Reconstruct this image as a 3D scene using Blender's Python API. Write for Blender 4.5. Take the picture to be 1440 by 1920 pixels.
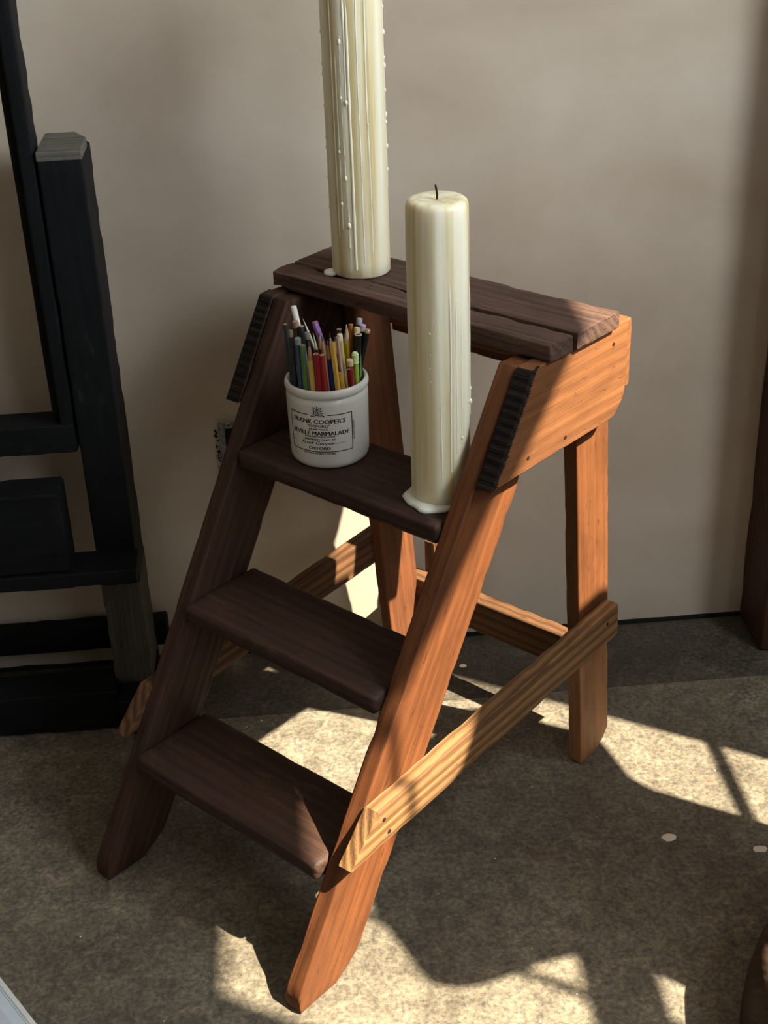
import bpy, bmesh, math, random
from mathutils import Vector, Matrix, noise

random.seed(7)
D = bpy.data
SC = bpy.context.scene
COL = SC.collection
for o in list(D.objects):
    D.objects.remove(o)

# ------------------------------------------------------------------ camera
cam = D.cameras.new('camera')
cam.sensor_fit = 'HORIZONTAL'
cam.sensor_width = 36.0
cam.lens = 36.0 * 2639.0 / 1440.0
cam.clip_start = 0.02
co = D.objects.new('camera', cam)
COL.objects.link(co)
R_ = Vector((0.995583, -0.087756, -0.033422))
U_ = Vector((0.071453, 0.477011, 0.875989))
F_ = Vector((0.060931, 0.874508, -0.481172))
m = Matrix.Identity(4)
for i in range(3):
    m[i][0], m[i][1], m[i][2] = R_[i], U_[i], -F_[i]
m[0][3], m[1][3], m[2][3] = 0.46534, -1.79714, 1.21397
co.matrix_world = m
SC.camera = co

# ------------------------------------------------------------------ light
SUN_DIR = Vector((-0.871, 0.55, -1.30)).normalized()
wd = D.worlds.new('world')
SC.world = wd
wd.use_nodes = True
bg = wd.node_tree.nodes['Background']
bg.inputs[0].default_value = (0.86, 0.93, 1.0, 1)
bg.inputs[1].default_value = 0.06

sun = D.lights.new('sun', 'SUN')
sun.energy = 23.0
sun.angle = math.radians(0.6)
sun.color = (1.0, 0.885, 0.69)
so = D.objects.new('sun', sun)
COL.objects.link(so)
so.rotation_euler = SUN_DIR.to_track_quat('-Z', 'Y').to_euler()
so.location = (3, -2, 4)

# added fill light in an unseen second opening of the right-hand wall
ar = D.lights.new('window_daylight', 'AREA')
ar.shape = 'RECTANGLE'
ar.size, ar.size_y = 1.6, 0.95
ar.energy = 20.0
ar.color = (0.86, 0.93, 1.0)
ao = D.objects.new('window_daylight', ar)
COL.objects.link(ao)
ao.location = (1.66, -2.55, 1.80)
ao.rotation_euler = Vector((-1, 0.25, -0.1)).to_track_quat('-Z', 'Z').to_euler()

# sky light through the casement the sun shines through
a2 = D.lights.new('casement_daylight', 'AREA')
a2.shape = 'RECTANGLE'
a2.size, a2.size_y = 0.86, 0.90
a2.energy = 54.0
a2.color = (0.86, 0.94, 1.0)
a2o = D.objects.new('casement_daylight', a2)
COL.objects.link(a2o)
a2o.location = (1.74, -1.08, 1.62)
a2o.rotation_euler = Vector((-1, 0, -0.05)).to_track_quat('-Z', 'Z').to_euler()

vs = SC.view_settings
vs.view_transform = 'Standard'
vs.look = 'None'
vs.exposure = 0.0
vs.gamma = 1.0
vs.use_curve_mapping = False
SC.display_settings.display_device = 'sRGB'


# ------------------------------------------------------------------ materials
def new_mat(name):
    mt = D.materials.new(name)
    mt.use_nodes = True
    nt = mt.node_tree
    nt.nodes.clear()
    out = nt.nodes.new('ShaderNodeOutputMaterial')
    b = nt.nodes.new('ShaderNodeBsdfPrincipled')
    nt.links.new(b.outputs[0], out.inputs[0])
    return mt, nt, b


def N(nt, typ, **kw):
    n = nt.nodes.new(typ)
    for k, v in kw.items():
        if k in n.inputs.keys():
            n.inputs[k].default_value = v
        else:
            setattr(n, k, v)
    return n


def ramp(nt, fac, stops):
    r = nt.nodes.new('ShaderNodeValToRGB')
    nt.links.new(fac, r.inputs[0])
    el = r.color_ramp.elements
    el[0].position, el[0].color = stops[0][0], (*stops[0][1], 1)
    el[1].position, el[1].color = stops[-1][0], (*stops[-1][1], 1)
    for p, c in stops[1:-1]:
        e = el.new(p)
        e.color = (*c, 1)
    return r.outputs[0]


def mixc(nt, fac, a, b, mode='MIX'):
    n = nt.nodes.new('ShaderNodeMix')
    n.data_type = 'RGBA'
    n.blend_type = mode
    for sock, val in ((n.inputs[0], fac), (n.inputs[6], a), (n.inputs[7], b)):
        if hasattr(val, 'links'):
            nt.links.new(val, sock)
        elif isinstance(val, (int, float)):
            sock.default_value = val
        else:
            sock.default_value = (*val, 1)
    return n.outputs[2]


def coords(nt, scale, rnd=True):
    tc = nt.nodes.new('ShaderNodeTexCoord')
    v = tc.outputs['Object']
    if rnd:
        oi = nt.nodes.new('ShaderNodeObjectInfo')
        mu = nt.nodes.new('ShaderNodeVectorMath')
        mu.operation = 'SCALE'
        mu.inputs[0].default_value = (13.7, 7.3, 9.1)
        nt.links.new(oi.outputs['Random'], mu.inputs['Scale'])
        ad = nt.nodes.new('ShaderNodeVectorMath')
        ad.operation = 'ADD'
        nt.links.new(v, ad.inputs[0])
        nt.links.new(mu.outputs[0], ad.inputs[1])
        v = ad.outputs[0]
    mp = nt.nodes.new('ShaderNodeMapping')
    mp.inputs['Scale'].default_value = scale
    nt.links.new(v, mp.inputs[0])
    return mp.outputs[0]


def bump(nt, b, h, strength=0.3, dist=0.002):
    n = nt.nodes.new('ShaderNodeBump')
    n.inputs['Strength'].default_value = strength
    n.inputs['Distance'].default_value = dist
    nt.links.new(h, n.inputs['Height'])
    nt.links.new(n.outputs[0], b.inputs['Normal'])


def wood(name, base, dark, grain=0.6, rings=0.5, rough=0.65, freq=1.0, wear=None, bumps=0.35):
    """wood whose fibres run along the object's own X axis"""
    mt, nt, b = new_mat(name)
    fib = N(nt, 'ShaderNodeTexNoise', Scale=1.0, Detail=6.0, Roughness=0.65)
    nt.links.new(coords(nt, (7 * freq, 380 * freq, 380 * freq)), fib.inputs['Vector'])
    big = N(nt, 'ShaderNodeTexNoise', Scale=1.0, Detail=3.0, Roughness=0.5, Distortion=0.6)
    nt.links.new(coords(nt, (2.2 * freq, 26 * freq, 26 * freq)), big.inputs['Vector'])
    wv = N(nt, 'ShaderNodeTexWave', Scale=1.0, Distortion=4.5, Detail=3.0)
    wv.bands_direction = 'DIAGONAL'
    wv.inputs['Detail Scale'].default_value = 0.7
    nt.links.new(coords(nt, (0.75 * freq, 42 * freq, 46 * freq)), wv.inputs['Vector'])
    mid = tuple(a * 0.62 + c * 0.38 for a, c in zip(base, dark))
    c = ramp(nt, big.outputs[0], [(0.30, mid), (0.62, base)])
    ringf = ramp(nt, wv.outputs[0], [(0.15, (1, 1, 1)), (0.7, (0, 0, 0))])
    mu = N(nt, 'ShaderNodeMath', operation='MULTIPLY')
    nt.links.new(ringf, mu.inputs[0])
    mu.inputs[1].default_value = rings
    c = mixc(nt, mu.outputs[0], c, dark)
    ff = ramp(nt, fib.outputs[0], [(0.36, (1, 1, 1)), (0.56, (0, 0, 0))])
    mu2 = N(nt, 'ShaderNodeMath', operation='MULTIPLY')
    nt.links.new(ff, mu2.inputs[0])
    mu2.inputs[1].default_value = grain
    c = mixc(nt, mu2.outputs[0], c, dark)
    pn = N(nt, 'ShaderNodeTexNoise', Scale=1.0, Detail=2.0, Roughness=0.5)
    nt.links.new(coords(nt, (55, 260, 260)), pn.inputs['Vector'])
    pf = ramp(nt, pn.outputs[0], [(0.655, (0, 0, 0)), (0.72, (0.75, 0.75, 0.75))])
    c = mixc(nt, pf, c, dark)
    sn = N(nt, 'ShaderNodeTexNoise', Scale=1.0, Detail=5.0, Roughness=0.6)
    nt.links.new(coords(nt, (9, 22, 22)), sn.inputs['Vector'])
    c = mixc(nt, 1.0, c, ramp(nt, sn.outputs[0], [(0.32, (0.72, 0.70, 0.68)), (0.52, (1.0, 1.0, 1.0)), (0.70, (1.16, 1.13, 1.08))]), 'MULTIPLY')
    if wear:
        wn = N(nt, 'ShaderNodeTexNoise', Scale=1.0, Detail=7.0, Roughness=0.7)
        nt.links.new(coords(nt, (14, 40, 40)), wn.inputs['Vector'])
        wf = ramp(nt, wn.outputs[0], [(wear[1], (0, 0, 0)), (wear[1] + 0.12, (1, 1, 1))])
        c = mixc(nt, wf, c, wear[0])
    nt.links.new(c, b.inputs['Base Color'])
    b.inputs['Roughness'].default_value = rough
    b.inputs['Specular IOR Level'].default_value = 0.30 if rough > 0.45 and base[0] > 0.04 else 0.12
    ad = N(nt, 'ShaderNodeMath', operation='ADD')
    nt.links.new(fib.outputs[0], ad.inputs[0])
    nt.links.new(wv.outputs[0], ad.inputs[1])
    bump(nt, b, ad.outputs[0], bumps, 0.0016)
    return mt


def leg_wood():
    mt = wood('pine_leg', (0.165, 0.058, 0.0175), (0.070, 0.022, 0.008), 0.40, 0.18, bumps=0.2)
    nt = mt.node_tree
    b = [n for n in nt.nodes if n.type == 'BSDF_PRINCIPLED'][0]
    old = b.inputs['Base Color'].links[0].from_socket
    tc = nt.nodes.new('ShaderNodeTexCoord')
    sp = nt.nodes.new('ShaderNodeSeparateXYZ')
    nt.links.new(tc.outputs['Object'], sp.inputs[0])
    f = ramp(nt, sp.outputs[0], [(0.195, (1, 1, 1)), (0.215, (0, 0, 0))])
    pale = mixc(nt, 1.0, old, (2.3, 3.1, 4.4), 'MULTIPLY')  # bare wood below the brace, floor bounce added into its paleness
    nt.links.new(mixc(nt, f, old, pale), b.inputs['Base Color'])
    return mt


def plain(name, col, rough=0.5, metal=0.0, var=0.15, scale=60.0, spec=0.4, sss=0.0):
    mt, nt, b = new_mat(name)
    ns = N(nt, 'ShaderNodeTexNoise', Scale=scale, Detail=4.0)
    nt.links.new(coords(nt, (1, 1, 1)), ns.inputs['Vector'])
    lo = tuple(max(0, v * (1 - var)) for v in col)
    hi = tuple(min(1, v * (1 + var)) for v in col)
    nt.links.new(ramp(nt, ns.outputs[0], [(0.3, lo), (0.7, hi)]), b.inputs['Base Color'])
    b.inputs['Roughness'].default_value = rough
    b.inputs['Metallic'].default_value = metal
    b.inputs['Specular IOR Level'].default_value = spec
    if sss:
        b.inputs['Subsurface Weight'].default_value = sss
        b.inputs['Subsurface Radius'].default_value = (1.0, 0.7, 0.35)
        b.inputs['Subsurface Scale'].default_value = 0.012
    return mt


def wax_mat():
    mt, nt, b = new_mat('candle_wax')
    st = N(nt, 'ShaderNodeTexNoise', Scale=1.0, Detail=4.0, Roughness=0.55)
    nt.links.new(coords(nt, (85, 85, 2.2)), st.inputs['Vector'])
    c = ramp(nt, st.outputs[0], [(0.34, (0.66, 0.54, 0.28)), (0.50, (0.80, 0.73, 0.50)), (0.66, (0.86, 0.83, 0.68))])
    nt.links.new(c, b.inputs['Base Color'])
    b.inputs['Roughness'].default_value = 0.36
    b.inputs['Specular IOR Level'].default_value = 0.45
    b.inputs['Subsurface Weight'].default_value = 0.5
    b.inputs['Subsurface Radius'].default_value = (1.0, 0.7, 0.35)
    b.inputs['Subsurface Scale'].default_value = 0.010
    bump(nt, b, st.outputs[0], 0.25, 0.0012)
    return mt


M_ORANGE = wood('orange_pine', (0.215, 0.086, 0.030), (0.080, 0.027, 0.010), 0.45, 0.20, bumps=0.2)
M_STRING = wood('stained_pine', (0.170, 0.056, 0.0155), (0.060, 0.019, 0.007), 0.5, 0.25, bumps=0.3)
M_SHADED = wood('dark_stained_pine', (0.060, 0.026, 0.0135), (0.022, 0.010, 0.006), 0.6, 0.35, bumps=0.35)  # darker copy of the ladder pine, shade of the left side in its colour
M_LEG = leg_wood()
M_DARK = wood('dark_tread_wood', (0.062, 0.031, 0.019), (0.022, 0.010, 0.007), 0.5, 0.35, 0.62,
              wear=((0.090, 0.050, 0.033), 0.58))
M_TOP = wood('weathered_top_wood', (0.125, 0.070, 0.050), (0.028, 0.014, 0.010), 0.7, 0.3, 0.75, bumps=0.3)
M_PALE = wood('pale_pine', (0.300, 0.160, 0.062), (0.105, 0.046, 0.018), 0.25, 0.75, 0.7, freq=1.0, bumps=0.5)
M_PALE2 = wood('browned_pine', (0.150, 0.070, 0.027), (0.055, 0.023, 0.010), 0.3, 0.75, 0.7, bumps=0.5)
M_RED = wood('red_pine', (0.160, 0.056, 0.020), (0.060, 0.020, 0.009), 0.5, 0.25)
M_END = wood('charred_end_grain', (0.030, 0.021, 0.016), (0.008, 0.006, 0.005), 0.8, 0.6, 0.85, bumps=0.9)
M_BLACK = wood('black_painted_wood', (0.0078, 0.0086, 0.0098), (0.0035, 0.0038, 0.0042), 0.3, 0.1, 0.60,
               wear=((0.024, 0.023, 0.021), 0.63), bumps=0.1)
M_WORN = wood('worn_black_paint', (0.075, 0.070, 0.060), (0.022, 0.021, 0.020), 0.55, 0.2, 0.7,
              wear=((0.125, 0.117, 0.10), 0.60), bumps=0.3)
M_CAP = wood('sawn_grey_wood', (0.16, 0.15, 0.13), (0.05, 0.047, 0.042), 0.6, 0.1, 0.8, bumps=0.5)
M_POST = wood('dark_brown_post_wood', (0.060, 0.026, 0.012), (0.020, 0.009, 0.005), 0.5, 0.3, 0.5,
              wear=((0.14, 0.062, 0.025), 0.66))
M_URN = wood('dark_turned_wood', (0.050, 0.030, 0.016), (0.016, 0.009, 0.006), 0.6, 0.4, 0.5)
M_NAIL = plain('iron_nail', (0.03, 0.024, 0.02), 0.6, 0.6)
M_POT = plain('stoneware_glaze', (0.62, 0.60, 0.54), 0.22, 0, 0.06, 25, 0.5)
M_INK = plain('black_ink', (0.020, 0.018, 0.018), 0.6)
M_WAX = wax_mat()
M_WAXD = plain('wax_drip', (0.84, 0.80, 0.62), 0.35, 0, 0.03, 30, 0.5)
M_WAXL = plain('pale_wax_puddle', (0.80, 0.79, 0.70), 0.4, 0, 0.04, 30, 0.45, 0.4)
M_WICK = plain('burnt_wick', (0.012, 0.011, 0.010), 0.9)
M_STEEL = plain('dull_steel', (0.32, 0.31, 0.29), 0.4, 0.8)
M_HOLE = plain('dark_recess', (0.008, 0.007, 0.006), 0.9)
M_PLATE = plain('chipped_plate', (0.20, 0.185, 0.16), 0.7, 0, 0.5, 160)
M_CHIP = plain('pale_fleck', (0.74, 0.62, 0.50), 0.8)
M_PAGE = plain('page_edge', (0.74, 0.74, 0.70), 0.7, 0, 0.05)
M_COVER = plain('pale_blue_cover', (0.60, 0.68, 0.74), 0.4, 0, 0.03)
M_PANEL = plain('lavender_panel', (0.58, 0.60, 0.70), 0.4, 0, 0.03)
M_GREYP = plain('grey_page_line', (0.42, 0.43, 0.42), 0.7)
M_UPH = plain('dark_upholstery', (0.045, 0.035, 0.028), 0.9)
M_WHITEP = plain('white_window_paint', (0.70, 0.68, 0.63), 0.5)


def wall_mat():
    mt, nt, b = new_mat('beige_limewash_plaster')
    a = N(nt, 'ShaderNodeTexNoise', Scale=2.4, Detail=5.0, Roughness=0.55, Distortion=0.7)
    c1 = N(nt, 'ShaderNodeTexNoise', Scale=9.0, Detail=5.0, Roughness=0.6)
    nt.links.new(coords(nt, (1, 1, 1.5), False), a.inputs['Vector'])
    nt.links.new(coords(nt, (1, 1, 1), False), c1.inputs['Vector'])
    c = ramp(nt, a.outputs[0], [(0.30, (0.46, 0.385, 0.30)), (0.5, (0.525, 0.45, 0.36)), (0.72, (0.58, 0.515, 0.43))])
    c2 = ramp(nt, c1.outputs[0], [(0.32, (0.94, 0.93, 0.92)), (0.7, (1.04, 1.03, 1.02))])
    c = mixc(nt, 1.0, c, c2, 'MULTIPLY')
    nt.links.new(c, b.inputs['Base Color'])
    b.inputs['Roughness'].default_value = 0.85
    b.inputs['Specular IOR Level'].default_value = 0.2
    f = N(nt, 'ShaderNodeTexNoise', Scale=45.0, Detail=4.0)
    nt.links.new(coords(nt, (1, 1, 1), False), f.inputs['Vector'])
    bump(nt, b, f.outputs[0], 0.12, 0.002)
    return mt


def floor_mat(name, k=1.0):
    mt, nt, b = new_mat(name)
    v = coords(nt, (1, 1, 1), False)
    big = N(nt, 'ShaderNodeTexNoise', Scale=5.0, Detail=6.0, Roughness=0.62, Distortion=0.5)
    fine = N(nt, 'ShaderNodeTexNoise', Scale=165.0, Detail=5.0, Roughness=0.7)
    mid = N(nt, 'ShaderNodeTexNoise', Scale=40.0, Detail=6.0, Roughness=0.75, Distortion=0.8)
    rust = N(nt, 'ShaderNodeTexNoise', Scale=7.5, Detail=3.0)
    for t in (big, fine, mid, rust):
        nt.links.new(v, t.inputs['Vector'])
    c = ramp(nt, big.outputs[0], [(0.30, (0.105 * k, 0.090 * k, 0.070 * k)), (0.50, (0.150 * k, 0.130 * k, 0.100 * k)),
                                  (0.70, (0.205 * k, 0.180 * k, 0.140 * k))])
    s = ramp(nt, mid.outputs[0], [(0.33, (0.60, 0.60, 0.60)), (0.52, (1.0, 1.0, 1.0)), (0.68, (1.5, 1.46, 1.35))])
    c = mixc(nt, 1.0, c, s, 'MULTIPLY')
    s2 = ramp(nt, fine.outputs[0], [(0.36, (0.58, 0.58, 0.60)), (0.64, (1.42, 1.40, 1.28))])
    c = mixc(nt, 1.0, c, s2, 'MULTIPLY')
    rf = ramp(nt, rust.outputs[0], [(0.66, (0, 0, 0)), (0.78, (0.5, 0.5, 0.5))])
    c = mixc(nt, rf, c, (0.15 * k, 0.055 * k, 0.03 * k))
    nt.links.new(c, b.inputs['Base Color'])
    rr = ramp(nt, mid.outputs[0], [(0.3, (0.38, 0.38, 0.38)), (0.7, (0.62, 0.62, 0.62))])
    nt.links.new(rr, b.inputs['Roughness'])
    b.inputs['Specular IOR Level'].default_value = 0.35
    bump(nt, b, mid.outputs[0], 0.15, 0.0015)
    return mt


M_WALL = wall_mat()
M_FLOOR = floor_mat('worn_dark_floor')
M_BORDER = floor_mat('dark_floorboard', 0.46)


# ------------------------------------------------------------------ helpers
def link(name, me, mat=None, parent=None):
    if mat is not None and not me.materials:
        me.materials.append(mat)
    o = D.objects.new(name, me)
    COL.objects.link(o)
    if parent is not None:
        o.parent = parent
    return o


def from_bm(name, bm, mat, parent=None, smooth=True, ang=40):
    me = D.meshes.new(name)
    bmesh.ops.recalc_face_normals(bm, faces=bm.faces)
    bm.to_mesh(me)
    bm.free()
    if smooth:
        for p in me.polygons:
            p.use_smooth = True
        me.set_sharp_from_angle(angle=math.radians(ang))
    return link(name, me, mat, parent)


def tag(o, label=None, cat=None, group=None, kind=None):
    if label:
        o['label'] = label
    if cat:
        o['category'] = cat
    if group:
        o['group'] = group
    if kind:
        o['kind'] = kind
    return o


def empty(name, loc, label, cat, group=None, rz=0.0):
    o = D.objects.new(name, None)
    COL.objects.link(o)
    o.location = loc
    o.rotation_euler = (0, 0, rz)
    o.empty_display_size = 0.05
    return tag(o, label, cat, group)


def plank(name, A, B, up, wid, thk, mat, parent=None, seg=26, r=0.0025, amp=0.0006, chip=0.0015,
          p0=None, p1=None, seed=None, bow=0.0, endn=None):
    """rounded board from A to B (centre line); up = direction of its width; p0, p1 = (point, normal) end cuts"""
    A, B, up = Vector(A), Vector(B), Vector(up)
    X = (B - A).normalized()
    L = (B - A).length
    Yv = (up - X * up.dot(X)).normalized()
    Zv = X.cross(Yv)
    mt = Matrix((X, Yv, Zv)).transposed().to_4x4()
    mt.translation = A
    inv = mt.inverted()
    if seed is None:
        seed = random.random() * 100
    hw, ht = wid / 2, thk / 2
    r = min(r, ht * 0.9, hw * 0.9)
    prof = []
    nw = max(2, int(wid / 0.012))
    for cx, cy, a0 in ((hw - r, ht - r, 0), (-hw + r, ht - r, 90), (-hw + r, -ht + r, 180), (hw - r, -ht + r, 270)):
        for k in range(3):
            a = math.radians(a0 + 45 * k)
            prof.append((cx + r * math.cos(a), cy + r * math.sin(a), 1, math.cos(a), math.sin(a)))
        if a0 == 0 or a0 == 180:
            s = 1 if a0 == 0 else -1
            for k in range(1, nw):
                f = k / nw
                prof.append((s * (hw - r) * (1 - 2 * f), s * ht, 0, 0, s))

    def cut(pl, y, z, dflt):
        if pl is None:
            return dflt
        P, n = inv @ Vector(pl[0]), (inv.to_3x3() @ Vector(pl[1]))
        return (n.dot(P) - n.y * y - n.z * z) / n.x

    bm = bmesh.new()
    rings = []
    er = r * 1.2
    for i in range(seg + 1):
        f = i / seg
        ring = []
        for (y, z, cor, ny, nz) in prof:
            s0, s1 = cut(p0, y, z, 0.0), cut(p1, y, z, L)
            inset = 0.0
            if i == 0 or i == seg:
                x = s0 if i == 0 else s1
                inset = er * 0.7
            elif i == 1 or i == seg - 1:
                x = s0 + er * 0.7 if i == 1 else s1 - er * 0.7
            else:
                x = s0 + er + (s1 - s0 - 2 * er) * (i - 1) / (seg - 2)
            q = Vector((x * 9 + seed, y * 60 + seed * 0.3, z * 60 - seed))
            d = amp * noise.noise(q)
            q2 = Vector((x * 38 + seed * 2, y * 30, z * 30 + seed))
            c = 0.0
            if cor:
                c = chip * max(0.0, noise.noise(q2) - 0.05) * 2.2
            yy = y + ny * (d - c) - (inset * (1 if y > 0 else -1) if abs(y) > hw - r * 1.01 else 0)
            zz = z + nz * (d - c) - (inset * (1 if z > 0 else -1))
            yy += bow * math.sin(f * math.pi)
            if endn and (i == 0 or i == seg):
                x += (1 if i == 0 else -1) * endn * abs(noise.noise(Vector((y * 220, z * 220, seed))))
            ring.append(bm.verts.new((x, yy, zz)))
        rings.append(ring)
    n = len(prof)
    for i in range(seg):
        a, b = rings[i], rings[i + 1]
        for k in range(n):
            bm.faces.new((a[k], b[k], b[(k + 1) % n], a[(k + 1) % n]))
    bm.faces.new(rings[0])
    bm.faces.new(list(reversed(rings[-1])))
    o = from_bm(name, bm, mat, parent, ang=50)
    wn = o.modifiers.new('even_shading', 'WEIGHTED_NORMAL')
    wn.keep_sharp = True
    wn.weight = 80
    o.matrix_local = mt
    return o


def add_box(bm, lo, hi, bev=0.0):
    x0, y0, z0 = lo
    x1, y1, z1 = hi
    vs_ = [bm.verts.new(p) for p in ((x0, y0, z0), (x1, y0, z0), (x1, y1, z0), (x0, y1, z0),
                                     (x0, y0, z1), (x1, y0, z1), (x1, y1, z1), (x0, y1, z1))]
    fs = [bm.faces.new([vs_[i] for i in q]) for q in ((0, 3, 2, 1), (4, 5, 6, 7), (0, 1, 5, 4), (1, 2, 6, 5), (2, 3, 7, 6), (3, 0, 4, 7))]
    if bev:
        es = list({e for f in fs for e in f.edges})
        bmesh.ops.bevel(bm, geom=es, offset=bev, segments=2, affect='EDGES', profile=0.6)


def box(name, lo, hi, mat, parent=None, bev=0.0):
    bm = bmesh.new()
    add_box(bm, lo, hi, bev)
    return from_bm(name, bm, mat, parent)


def add_prism(bm, poly, axis, a0, a1):
    """polygon extruded along an axis: 'x' takes (y,z) points, 'y' takes (x,z), 'z' takes (x,y)"""
    def P(u, v, a):
        return {'x': (a, u, v), 'y': (u, a, v), 'z': (u, v, a)}[axis]
    a = [bm.verts.new(P(u, v, a0)) for u, v in poly]
    b = [bm.verts.new(P(u, v, a1)) for u, v in poly]
    bm.faces.new(a)
    bm.faces.new(list(reversed(b)))
    n = len(poly)
    for i in range(n):
        bm.faces.new((a[i], b[i], b[(i + 1) % n], a[(i + 1) % n]))


def add_lathe(bm, prof, n=48, wob=None):
    rings = []
    for (r, z) in prof:
        if r < 1e-6:
            rings.append([bm.verts.new((0, 0, z))])
        else:
            ring = []
            for i in range(n):
                a = 2 * math.pi * i / n
                rr = r + (wob(a, z) if wob else 0)
                ring.append(bm.verts.new((rr * math.cos(a), rr * math.sin(a), z)))
            rings.append(ring)
    for a, b in zip(rings, rings[1:]):
        for i in range(n):
            j = (i + 1) % n
            if len(a) == 1:
                bm.faces.new((a[0], b[i], b[j]))
            elif len(b) == 1:
                bm.faces.new((a[i], b[0], a[j]))
            else:
                bm.faces.new((a[i], b[i], b[j], a[j]))
    if len(rings[0]) > 1:
        bm.faces.new(list(reversed(rings[0])))
    if len(rings[-1]) > 1:
        bm.faces.new(rings[-1])


def add_tube(bm, pts, rad, n=8):
    pts = [Vector(p) for p in pts]
    if not hasattr(rad, '__len__'):
        rad = [rad] * len(pts)
    rings = []
    ref = None
    for i, p in enumerate(pts):
        t = (pts[min(i + 1, len(pts) - 1)] - pts[max(i - 1, 0)]).normalized()
        if ref is None:
            ref = t.orthogonal().normalized()
        u = (ref - t * ref.dot(t)).normalized()
        ref = u
        v = t.cross(u)
        rings.append([bm.verts.new(p + (u * math.cos(2 * math.pi * k / n) + v * math.sin(2 * math.pi * k / n)) * rad[i]) for k in range(n)])
    for a, b in zip(rings, rings[1:]):
        for k in range(n):
            bm.faces.new((a[k], b[k], b[(k + 1) % n], a[(k + 1) % n]))
    bm.faces.new(list(reversed(rings[0])))
    bm.faces.new(rings[-1])


# ------------------------------------------------------------------ the room
X0, X1 = -1.6, 1.6
bm = bmesh.new()
add_box(bm, (X0 - 0.1, -4.2, -0.06), (X1 + 0.12, -0.165, 0.0))
floor = from_bm('floor', bm, M_FLOOR, smooth=False)
tag(floor, kind='structure')
# dark border boards along the wall, joints recessed
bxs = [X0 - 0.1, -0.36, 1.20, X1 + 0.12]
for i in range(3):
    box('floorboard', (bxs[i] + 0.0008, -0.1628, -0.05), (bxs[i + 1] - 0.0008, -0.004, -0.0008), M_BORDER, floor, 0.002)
bm = bmesh.new()
add_box(bm, (X0 - 0.1, 0.0, 0.001), (X1 + 0.12, 0.12, 2.5))
wb = from_bm('wall_back', bm, M_WALL, smooth=False)
tag(wb, kind='structure')
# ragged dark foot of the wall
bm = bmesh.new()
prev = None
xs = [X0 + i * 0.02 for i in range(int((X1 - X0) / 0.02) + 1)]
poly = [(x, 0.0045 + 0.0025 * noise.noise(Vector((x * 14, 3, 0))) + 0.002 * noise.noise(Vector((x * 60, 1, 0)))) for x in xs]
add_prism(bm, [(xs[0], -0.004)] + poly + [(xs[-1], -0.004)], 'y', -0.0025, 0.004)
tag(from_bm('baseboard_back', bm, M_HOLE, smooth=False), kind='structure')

bm = bmesh.new()
add_box(bm, (X0 - 0.1, -4.2, 2.5), (X1 + 0.12, 0.12, 2.6))
tag(from_bm('ceiling', bm, M_WALL, smooth=False), kind='structure')
bm = bmesh.new()
add_box(bm, (X0 - 0.1, -4.3, 0), (X1 + 0.12, -4.2, 2.5))
tag(from_bm('wall_front', bm, M_WALL, smooth=False), kind='structure')
# added slab outside the unseen second opening, keeps the direct sun out
bm = bmesh.new()
add_box(bm, (X1 + 0.12, -4.6, 2.36), (X1 + 1.9, -1.82, 2.44))
tag(from_bm('trim_1', bm, M_POST, smooth=False), kind='structure')
# right-hand wall with a tall casement, outside the picture: the sun comes through it
WX, WT = X1, 0.10
oy0, oy1, oz0, oz1 = -1.523, -0.63, 0.55, 2.018
bm = bmesh.new()
add_box(bm, (WX, -1.74, 0), (WX + WT, oy0, 2.5))
add_box(bm, (WX, -4.2, 0), (WX + WT, -3.36, 2.5))
add_box(bm, (WX, -3.36, 0), (WX + WT, -1.74, 0.8))
add_box(bm, (WX, -3.36, 2.31), (WX + WT, -1.74, 2.5))
add_box(bm, (WX, oy1, 0), (WX + WT, 0.0, 2.5))
add_box(bm, (WX, oy0, 0), (WX + WT, oy1, oz0))
add_box(bm, (WX, oy0, oz1), (WX + WT, oy1, 2.5))
tag(from_bm('wall_right', bm, M_WALL, smooth=False), kind='structure')
win = D.objects.new('window_1', None)
COL.objects.link(win)
win.location = (WX + 0.05, 0, 0)
tag(win, kind='structure')
dn, dz = 0.0316, 0.0746
box('jamb_board', (-0.05, -0.69, oz0), (-0.02, -0.63, 1.45), M_WHITEP, win, 0.002)  # added unseen strip, narrows the lower part of the sun beam
bm = bmesh.new()
add_box(bm, (X0 - 0.1, -4.2, 0), (X0, 0.0, 2.5))
tag(from_bm('wall_left', bm, M_WALL, smooth=False), kind='structure')
for z, t in ((0.887 + dz, 0.010), (1.217 + dz, 0.095)):
    if t < 0.05:
        box('glazing_bar', (-0.008, oy0, z - t / 2), (0.008, oy1, z + t / 2), M_WHITEP, win)
    else:
        box('meeting_rail', (-0.012, oy0, z - t / 2), (0.012, -1.10, z + t / 2), M_WHITEP, win)
for y in (-1.260 - dn,):
    box('glazing_bar', (-0.006, y - 0.004, oz0), (0.006, y + 0.004, oz1), M_WHITEP, win)


# ------------------------------------------------------------------ wooden post at the right edge
post = empty('wooden_post', (1.138, 0, 0), 'dark brown wooden post with chipped foot against the wall at the right edge', 'post')
plank('shaft', (0.085, -0.0535, 0.0), (0.085, -0.0535, 2.3), (1, 0, 0), 0.17, 0.105, M_POST, post, seg=60, r=0.004, amp=0.001, chip=0.004)


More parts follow.
